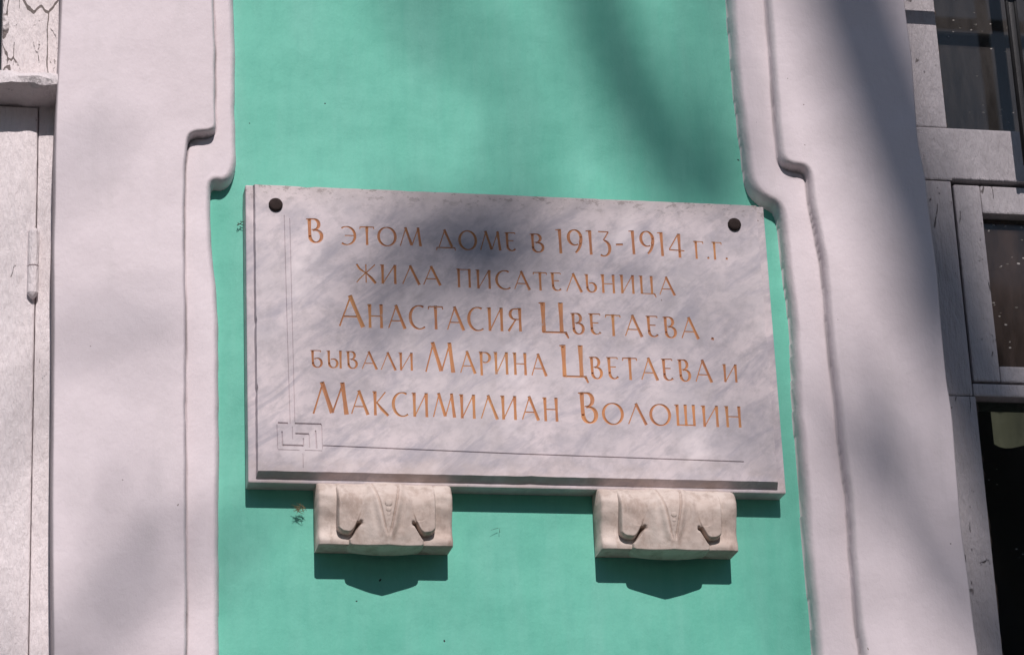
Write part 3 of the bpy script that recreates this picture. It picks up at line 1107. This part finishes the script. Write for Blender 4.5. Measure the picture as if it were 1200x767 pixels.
orn = []
W1 = .0011
orn += [pl([(333.0, 252), (337.0, 400)], W1), pl([(337.0, 400), (340.0, 496)], W1), pl([(339.5, 256), (345.5, 494.5)], W1)]
orn += [pl([(325.5, 495.2), (337.5, 495.6)], .0026), pl([(345.5, 495.9), (376.5, 496.8)], .0026)]
orn += [pl([(324.5, 497), (325.5, 526)], W1), pl([(330.5, 505), (331.2, 521.5)], .0020)]
orn += [pl([(346.0, 507.8), (362.0, 508.4)], .0026), pl([(331.2, 521.2), (355.5, 522.0)], .0028), pl([(355.5, 513), (355.8, 521.6)], .0018)]
orn += [pl([(362.2, 508.8), (362.8, 524)], W1), pl([(369.8, 504), (371.2, 525.5)], .0020), pl([(376.8, 497.2), (378.0, 526)], W1)]
orn += [pl([(342.5, 500), (343.0, 514.5)], W1), pl([(326, 526.4), (351, 527.0)], W1), pl([(357, 527.2), (377.5, 527.8)], W1), pl([(355.0, 531), (355.4, 548)], .0011)]
orn += [pl([(378.5, 521.8), (600, 531.2)], .0020), pl([(600, 531.2), (872, 540.8)], .0020)]
all_strokes += orn
loc(groove_mesh("engraved_border", orn, M["marble"], plaque, .0026))

# ---- inscribed slab: front face with the letter holes cut out, chamfered round its edge
S = 20.0
verts, faces_in = [], []
rect = [(fl, fzb), (fr_, fzb), (fr_, fzt), (fl, fzt)]
# slightly chipped outline
rim = []
for (a, b_) in zip(rect, rect[1:] + rect[:1]):
    n = 60
    for i in range(n):
        t = i / n
        k = 0.0 if i == 0 else .0006 * random.random() + (.0022 * random.random() if random.random() < .05 else 0)
        x, z = a[0] + (b_[0] - a[0]) * t, a[1] + (b_[1] - a[1]) * t
        cx_, cz_ = (fl + fr_) / 2, (fzb + fzt) / 2
        if abs(b_[0] - a[0]) > abs(b_[1] - a[1]):
            z += k * (1 if cz_ > z else -1)
        else:
            x += k * (1 if cx_ > x else -1)
        rim.append((x, z))
verts += [Vector((x * S, z * S)) for x, z in rim]
edges_in = [(i, (i + 1) % len(rim)) for i in range(len(rim))]
quads = []
for pts in all_strokes:
    L, R_ = outline(pts)
    base = len(verts)
    n = len(L)
    verts += [Vector((x * S, z * S)) for x, z in L] + [Vector((x * S, z * S)) for x, z in R_]
    edges_in += [(base + i, base + i + 1) for i in range(n - 1)] + [(base + n + i, base + n + i + 1) for i in range(n - 1)]
    edges_in += [(base, base + n), (base + n - 1, base + 2 * n - 1)]
    for i in range(n - 1):
        quads.append((L[i], L[i + 1], R_[i + 1], R_[i]))
ov, oe, of, ove, oee, ofo = delaunay_2d_cdt(verts, edges_in, [], 1, 1e-5)
vs = [(v.x / S, YS, v.y / S) for v in ov]
V2 = np.array([(v[0], v[2]) for v in vs])
TR = np.array([tuple(f) for f in of])
cen = V2[TR].mean(1)
hole = np.zeros(len(TR), bool)
for q in quads:
    q = np.array(q)
    lo, hi = q.min(0), q.max(0)
    m_ = np.where((cen[:, 0] > lo[0]) & (cen[:, 0] < hi[0]) & (cen[:, 1] > lo[1]) & (cen[:, 1] < hi[1]))[0]
    for k in m_:
        c_ = cen[k]
        sg = [((q[(i + 1) % 4][0] - q[i][0]) * (c_[1] - q[i][1]) - (q[(i + 1) % 4][1] - q[i][1]) * (c_[0] - q[i][0])) for i in range(4)]
        if all(v <= 1e-12 for v in sg) or all(v >= -1e-12 for v in sg):
            hole[k] = True
fs = [tuple(int(i) for i in t) for t, h in zip(TR, hole) if not h]
nb = len(vs)
# chamfer ring: front rim -> back rim on the backing slab
CH_B, CH_S = .0110, .0025
back = []
bl2, br2, bb2, bt2 = fl - CH_S, fr_ + CH_S, fzb - CH_B, fzt + .003
for (x, z) in rim:
    u, v = (x - fl) / (fr_ - fl), (z - fzb) / (fzt - fzb)
    back.append((bl2 + u * (br2 - bl2), YB + .001, bb2 + v * (bt2 - bb2)))
lut = {}
for i, v in enumerate(ov):
    for src in ove[i]:
        if src < len(rim):
            lut[src] = i
b0 = len(vs)
vs += back
n = len(rim)
for i in range(n):
    j = (i + 1) % n
    fs.append((lut[i], lut[j], b0 + j, b0 + i))
me = bpy.data.meshes.new("inscribed_slab")
me.from_pydata(vs, [], fs)
bm = bmesh.new()
bm.from_mesh(me)
loose = [v for v in bm.verts if not v.link_faces]
bmesh.ops.delete(bm, geom=loose, context='VERTS')
bmesh.ops.recalc_face_normals(bm, faces=bm.faces)
bm.to_mesh(me)
bm.free()
loc(link("inscribed_slab", me, M["marble"], plaque))

# round bolt heads
for (bx, by) in ((323.5, 238.5), (861.5, 261.8)):
    x, z = at(bx, by, YS - .006)
    bm = bmesh.new()
    rads = [(.0122, 0.002), (.0124, -.002), (.0116, -.0042), (.0090, -.0056), (.0045, -.0064), (.0008, -.0066)]
    rings = []
    for r, y in rads:
        rings.append([bm.verts.new((x + r * math.cos(2 * math.pi * k / 24) * (1 + .02 * math.sin(3 * k)), YS + y, z + r * math.sin(2 * math.pi * k / 24))) for k in range(24)])
    for a, b_ in zip(rings[:-1], rings[1:]):
        for k in range(24):
            bm.faces.new((a[k], a[(k + 1) % 24], b_[(k + 1) % 24], b_[k]))
    bm.faces.new(rings[-1])
    loc(from_bm("bolt", bm, M["bolt"], plaque, True))


# ------------------------------------------------------------------ carved stone brackets
def bracket(px_l, px_r, py_joint, label, seed):
    xl, zb = at(px_l, py_joint, 0)
    xr, zb2 = at(px_r, py_joint + (px_r - px_l) * .018, 0)
    zb = (zb + zb2) / 2
    zt = bzb + .004
    xc, hw = (xl + xr) / 2, (xr - xl) / 2
    H = zt - zb
    root = empty("stone_bracket", (xc, 0, zb), label, "bracket", "carved marble brackets under the plaque")
    # side profile: lip at the foot, hollow, swelling, rounded shoulder
    pv = np.array([0.0, .03, .10, .18, .28, .42, .58, .74, .86, .95, 1.0])
    pd = np.array([.052, .0545, .0545, .050, .0485, .053, .060, .062, .056, .046, .030])
    t = np.linspace(0, 1, 70)
    # smooth interpolation
    dep = np.interp(t, pv, pd)
    ker = np.ones(5) / 5
    dep = np.convolve(np.pad(dep, 2, mode='edge'), ker, 'valid')
    xs = np.linspace(-hw, hw, 60)
    rows = []
    for i, v in enumerate(t):
        row = []
        row.append((-hw, .012, v * H))
        for x in xs:
            e = (hw - abs(x)) / .0035
            e = min(1, e)
            rd = .0030 * (1 - math.sqrt(max(0, 1 - (1 - e) ** 2)))
            row.append((x, -(dep[i] - rd) + .0007 * math.sin(x * 90 + v * 7 + seed) * math.sin(v * 21), v * H))
        row.append((hw, .012, v * H))
        rows.append(row)
    P = np.array(rows)
    # close foot and top with a row that runs back to the wall
    foot = P[0].copy(); foot[:, 1] = .012
    top = P[-1].copy(); top[:, 1] = .012
    P = np.concatenate([foot[None], P, top[None]], 0)
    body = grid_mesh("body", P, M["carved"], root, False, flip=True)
    # carved leaf over the middle
    lw = hw - .030
    nx, nz = 260, 190
    U = np.linspace(-1, 1, nx)
    V = np.linspace(0, 1, nz)                   # 0 foot, 1 top
    UU, VV = np.meshgrid(U, V)
    a = np.abs(UU)
    tongue = np.clip((.84 - a) / .16, 0, 1)
    tongue = tongue * tongue * (3 - 2 * tongue)
    zlo = .004 + tongue * (-.013 + .005 * np.clip(a / .72, 0, 1) ** 2)
    X = UU * lw
    Z = (zlo + VV * (H - .004 - zlo))
    base = np.interp(np.clip(Z / H, 0, 1), pv, pd)
    # tongue: pointed in plan, hanging a little below the block
    pt = 1 - np.clip(a / .74, 0, 1)
    foot_d = .060 + .018 * pt
    d_t = foot_d + (.010 + .004 * pt) * np.sin(np.clip(VV / .75, 0, 1) * math.pi / 2) - .034 * np.clip((VV - .58) / .42, 0, 1) ** 2
    # side lobes: end higher, slightly behind the tongue
    d_l = .066 + .010 * np.sin(np.clip((VV - .08) / .75, 0, 1) * math.pi / 2) - .032 * np.clip((VV - .58) / .42, 0, 1) ** 2
    sx = .76 - .23 * np.clip((VV - .08) / .27, 0, 1)
    ontong = np.clip((sx - a) / .04 + .5, 0, 1)
    ontong = np.where(VV > .37, np.clip((.60 - a) / .35 + .5, 0, 1), ontong)
    d = d_t * ontong + d_l * (1 - ontong)
    lob = .115 + .10 * ((a - .84) / .16) ** 2
    inside_l = np.clip((VV - lob) / .05, 0, 1)
    inside = np.clip(VV / .03, 0, 1) * ontong + inside_l * (1 - ontong)
    edge = np.clip((1 - a) / .05, 0, 1)
    rise = np.sqrt(1 - (1 - inside) ** 2) * np.sqrt(1 - (1 - edge) ** 2)
    # V channel in the middle with its raised borders
    half = (.25 if seed < 2 else .21) * np.clip((VV - .16) / .84, 0, 1) + .030
    ch = np.exp(-((a - half) / .045) ** 2)
    fade = np.clip((VV - .14) / .12, 0, 1)
    d = d - .0030 * np.clip(1 - a / half, 0, 1) ** .5 * fade - .0030 * 1.3 * np.exp(-((a - half) / .020) ** 2) * fade
    d = d + .0014 * np.exp(-((a - half - .06) / .05) ** 2) * fade - .0012 * np.exp(-((a - half - .16) / .07) ** 2) * fade
    # shallow flutes on the cheeks
    d = d - .0028 * np.exp(-((a - .50) / .11) ** 2) * np.clip(1 - ((VV - .62) / .34) ** 2, 0, 1)
    d = d + .0016 * np.exp(-((a - .34) / .08) ** 2) * np.clip(1 - ((VV - .50) / .4) ** 2, 0, 1)
    # slits that part the side lobes from the tongue, with a drilled eye
    slit = np.exp(-((a - sx) / .017) ** 2) * np.clip((.345 - VV) / .02, 0, 1)
    eye = np.exp(-(((a - .530) / .030) ** 2 + ((VV - .350) / .028) ** 2))
    d = d - .011 * np.clip(slit + eye, 0, 1)
    D = (base - .006) * (1 - rise) + d * rise
    D += .0009 * wob(UU * lw, VV * H, .035, seed) + .0004 * wob(UU * lw, VV * H, .011, seed + 1)
    Pl = np.stack([X, -D, Z], -1)
    back = lambda r: np.stack([r[..., 0], np.full(r.shape[:-1], -.020), r[..., 2]], -1)
    Pl = np.concatenate([back(Pl[:1]), Pl, back(Pl[-1:])], 0)
    Pl = np.concatenate([back(Pl[:, :1]), Pl, back(Pl[:, -1:])], 1)
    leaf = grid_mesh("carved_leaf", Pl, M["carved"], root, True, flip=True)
    # seed drops in the channel
    dep_mid = lambda v: float(np.interp(v, V, D[:, nx // 2]))
    for v, r in ((.62, .0066), (.53, .0050), (.46, .0036)) if seed < 2 else ((.53, .0054), (.45, .0042), (.39, .0030)):
        bm = bmesh.new()
        bmesh.ops.create_uvsphere(bm, u_segments=18, v_segments=12, radius=1.0)
        zz = -.010 + v * (H + .006)
        for vv in bm.verts:
            vv.co = Vector((vv.co.x * r * 1.0, -dep_mid(v) + .0012 + vv.co.y * r * .38, zz + vv.co.z * r))
        o = from_bm("seed_drop", bm, M["carved"], root, True)
    return root


bracket(368.5, 524.6, 647.2, "carved marble bracket under the lower left of the plaque, beside the dry straw tuft", 1.0)
bracket(697.5, 856.0, 652.2, "carved marble bracket under the lower right of the plaque, away from the straw tuft", 2.4)

# ------------------------------------------------------------------ scraps: straw tuft, dead stalk on the wall
def scrap(name, px, py, y, n, ln, rad, spread, mat, label, cat):
    x, z = at(px, py, y)
    rnd = random.Random(int(px))
    bm = bmesh.new()
    for i in range(n):
        a = rnd.uniform(0, 6.28)
        d = Vector((math.cos(a), rnd.uniform(-.35, .15), math.sin(a) * .8))
        p = Vector((x + rnd.uniform(-spread, spread), y - .004, z + rnd.uniform(-spread, spread) * .6))
        l_ = ln * rnd.uniform(.4, 1)
        k = Vector((rnd.uniform(-.3, .3), 0, rnd.uniform(-.5, .2))) * l_
        p2, p3 = p + d * l_ * .5 + k * .4, p + d * l_ + k
        for q in (p, p2, p3):
            q.y = min(q.y, -.0015)
        tube(bm, [p, p2, p3], [rad, rad * .8, rad * .4], 5)
    o = from_bm(name, bm, mat)
    o["label"] = label
    o["category"] = cat
    return o


scrap("straw_tuft", 352, 596, -.012, 22, .014, .0007, .007, M["straw"], "small tuft of dry straw caught under the plaque beside the left bracket", "straw tuft")
scrap("dead_stalk", 281.5, 262, -.004, 5, .010, .0008, .005, M["web"], "dark withered stalk stuck on the green wall beside the plaque's left edge", "dead plant")
scrap("dead_stalk", 580, 622, -.003, 2, .020, .0004, .008, M["web"], "thin brown thread-like stalk on the green wall between the two brackets", "dead plant")

# iron grille
grille = from_bm("window_grille", GRB, M["iron"], None, True)
grille["label"] = "black iron bars standing before the right window's upper pane"
grille["category"] = "window grille"

# ------------------------------------------------------------------ street tree whose limbs shade the wall
tree = empty("street_tree", (2.6, -14.6, -.129), "bare street tree across the pavement facing the green house", "tree")
TO = Vector(tree.location)


def shadow_pt(px, py, t):
    """The point t metres from the wall along the way to the sun above a wall point."""
    x, z = at(px, py, 0)
    return Vector((x, 0, z)) + SUN * t


TT = 19.0
fork = shadow_pt(1500, 1250, TT)
bm = bmesh.new()
tube(bm, [TO, TO + Vector((.02, 0, .4)), TO + Vector((.04, .05, 3)), TO * .4 + fork * .6 + Vector((.15, 0, 0)), fork], [.42, .30, .27, .22, .18], 16)
o = from_bm("trunk", bm, M["bark"], tree, True)
o.data.transform(Matrix.Translation(-TO))


def limb(pts, rads, t1=None, name="limb"):
    """A limb given by where its shadow falls on the wall; t1 lets it lean nearer to or farther from the house."""
    pts = smooth_line(pts, 2)
    n = len(pts)
    t1 = TT if t1 is None else t1
    P = [shadow_pt(x, y, TT + (t1 - TT) * i / (n - 1)) for i, (x, y) in enumerate(pts)]
    q = np.linspace(0, len(rads) - 1, n)
    b2 = bmesh.new()
    tube(b2, P, list(np.interp(q, range(len(rads)), rads)), 9)
    o = from_bm(name, b2, M["bark"], tree, True)
    o.data.transform(Matrix.Translation(-TO))


limb([(1500, 1250), (1350, 900), (1215, 600), (1150, 430), (1078, 280), (1028, 140), (978, 0), (930, -130), (840, -300)], [.17, .14, .125, .12, .12, .115, .10, .06])
limb([(1500, 1250), (1330, 990), (1190, 800), (1128, 706), (1052, 607), (985, 500), (940, 400)], [.12, .085, .052, .042, .038, .022, .008], 18.0)
limb([(840, -300), (755, -240), (690, -120), (690, 0), (727, 81), (770, 152), (808, 215), (840, 275)], [.06, .06, .055, .055, .06, .065, .06, .02], 19.5)
limb([(930, -130), (850, -90), (820, -20), (842, 90), (868, 200), (880, 260)], [.05, .035, .028, .028, .026, .01], 18.5)
limb([(690, -120), (590, -160), (480, -80), (470, 0), (530, 40), (610, 75), (625, 180), (565, 280), (485, 335), (400, 385)], [.04, .032, .028, .026, .024, .016, .018, .026, .026, .010], 20.0)
limb([(565, 280), (640, 275), (565, 318), (485, 352), (415, 385)], [.022, .030, .058, .052, .015], 19.6)
limb([(565, 318), (540, 290), (500, 268), (440, 250)], [.045, .045, .030, .008], 19.0)
limb([(565, 318), (592, 340), (600, 372), (640, 392)], [.05, .045, .035, .008], 18.4)
limb([(485, 352), (530, 362), (575, 378), (590, 400)], [.05, .045, .035, .008], 18.8)
limb([(485, 352), (440, 330), (400, 330)], [.03, .025, .006], 18.0)
limb([(640, 275), (690, 300), (760, 310)], [.025, .018, .005], 18.0)
limb([(600, 372), (700, 395), (800, 400)], [.025, .016, .005], 17.5)
limb([(485, 352), (440, 420), (380, 470), (330, 500)], [.03, .020, .016, .005], 17.5)
limb([(1500, 1250), (1000, 1200), (400, 1010), (30, 850), (105, 767), (200, 682), (300, 600), (370, 560)], [.12, .07, .030, .013, .011, .009, .007, .004], 11.0)
limb([(200, 900), (160, 760), (125, 660), (100, 600)], [.009, .007, .006, .003], 12.0)
limb([(30, 850), (-90, 640), (-20, 505), (90, 425), (215, 400)], [.018, .013, .011, .009, .005], 12.0)
limb([(-90, 640), (-80, 400), (60, 255), (150, 205)], [.009, .007, .006, .003], 12.0)
limb([(30, 850), (120, 790), (180, 700), (205, 600)], [.014, .011, .009, .004], 11.0)
limb([(105, 767), (135, 700), (150, 640), (145, 560)], [.012, .010, .008, .003], 11.0)
limb([(150, 720), (215, 690), (290, 640)], [.010, .009, .004], 11.0)
limb([(90, 425), (160, 470), (215, 440)], [.010, .009, .004], 11.0)
limb([(60, 255), (100, 225), (140, 180)], [.010, .008, .004], 11.0)
rt = random.Random(11)
for i in range(9):  # unseen fine twigs added to dim the right side softly
    x, y = rt.uniform(860, 1260), rt.uniform(160, 800)
    a = math.radians(rt.uniform(40, 80))
    L = rt.uniform(180, 360)
    limb([(x + L * math.cos(a), y + L * math.sin(a)), (x + rt.uniform(-30, 30), y + rt.uniform(-30, 30)), (x - L * math.cos(a + .2), y - L * math.sin(a + .2))], [.016, .012, .005], rt.uniform(18, 20), "added_twig")


# ------------------------------------------------------------------ unseen house across the street, added so the panes reflect dark
far = empty("added_ochre_house", (0, -26, 0), "unseen ochre house across the street, added to darken reflections in the panes", "house")
bm = bmesh.new()
box(bm, -16, 16, -6, 0, -.12, 13.4)
from_bm("wall", bm, M["far"], far)
bm = bmesh.new()
v = [bm.verts.new(p) for p in ((-16.4, .4, 13.4), (16.4, .4, 13.4), (16.4, -6.4, 13.4), (-16.4, -6.4, 13.4), (-16.4, -3, 15.2), (16.4, -3, 15.2))]
for f in ((0, 1, 5, 4), (2, 3, 4, 5), (0, 4, 3), (1, 2, 5), (0, 3, 2, 1)):
    bm.faces.new([v[i] for i in f])
from_bm("roof", bm, M["roof"], far)
w0 = None
for r in range(3):
    for c in range(10):
        x, z = -14.2 + c * 3.1, 1.2 + r * 3.6
        if w0 is None:
            bm = bmesh.new()
            box(bm, 0, 1.1, .003, .05, 0, 1.8, .01)
            w0 = from_bm("window", bm, M["farglass"], far)
            w0.location = (x, 0, z)
        else:
            k = w0.copy()
            COL.objects.link(k)
            k.parent = far
            k.location = (x, 0, z)
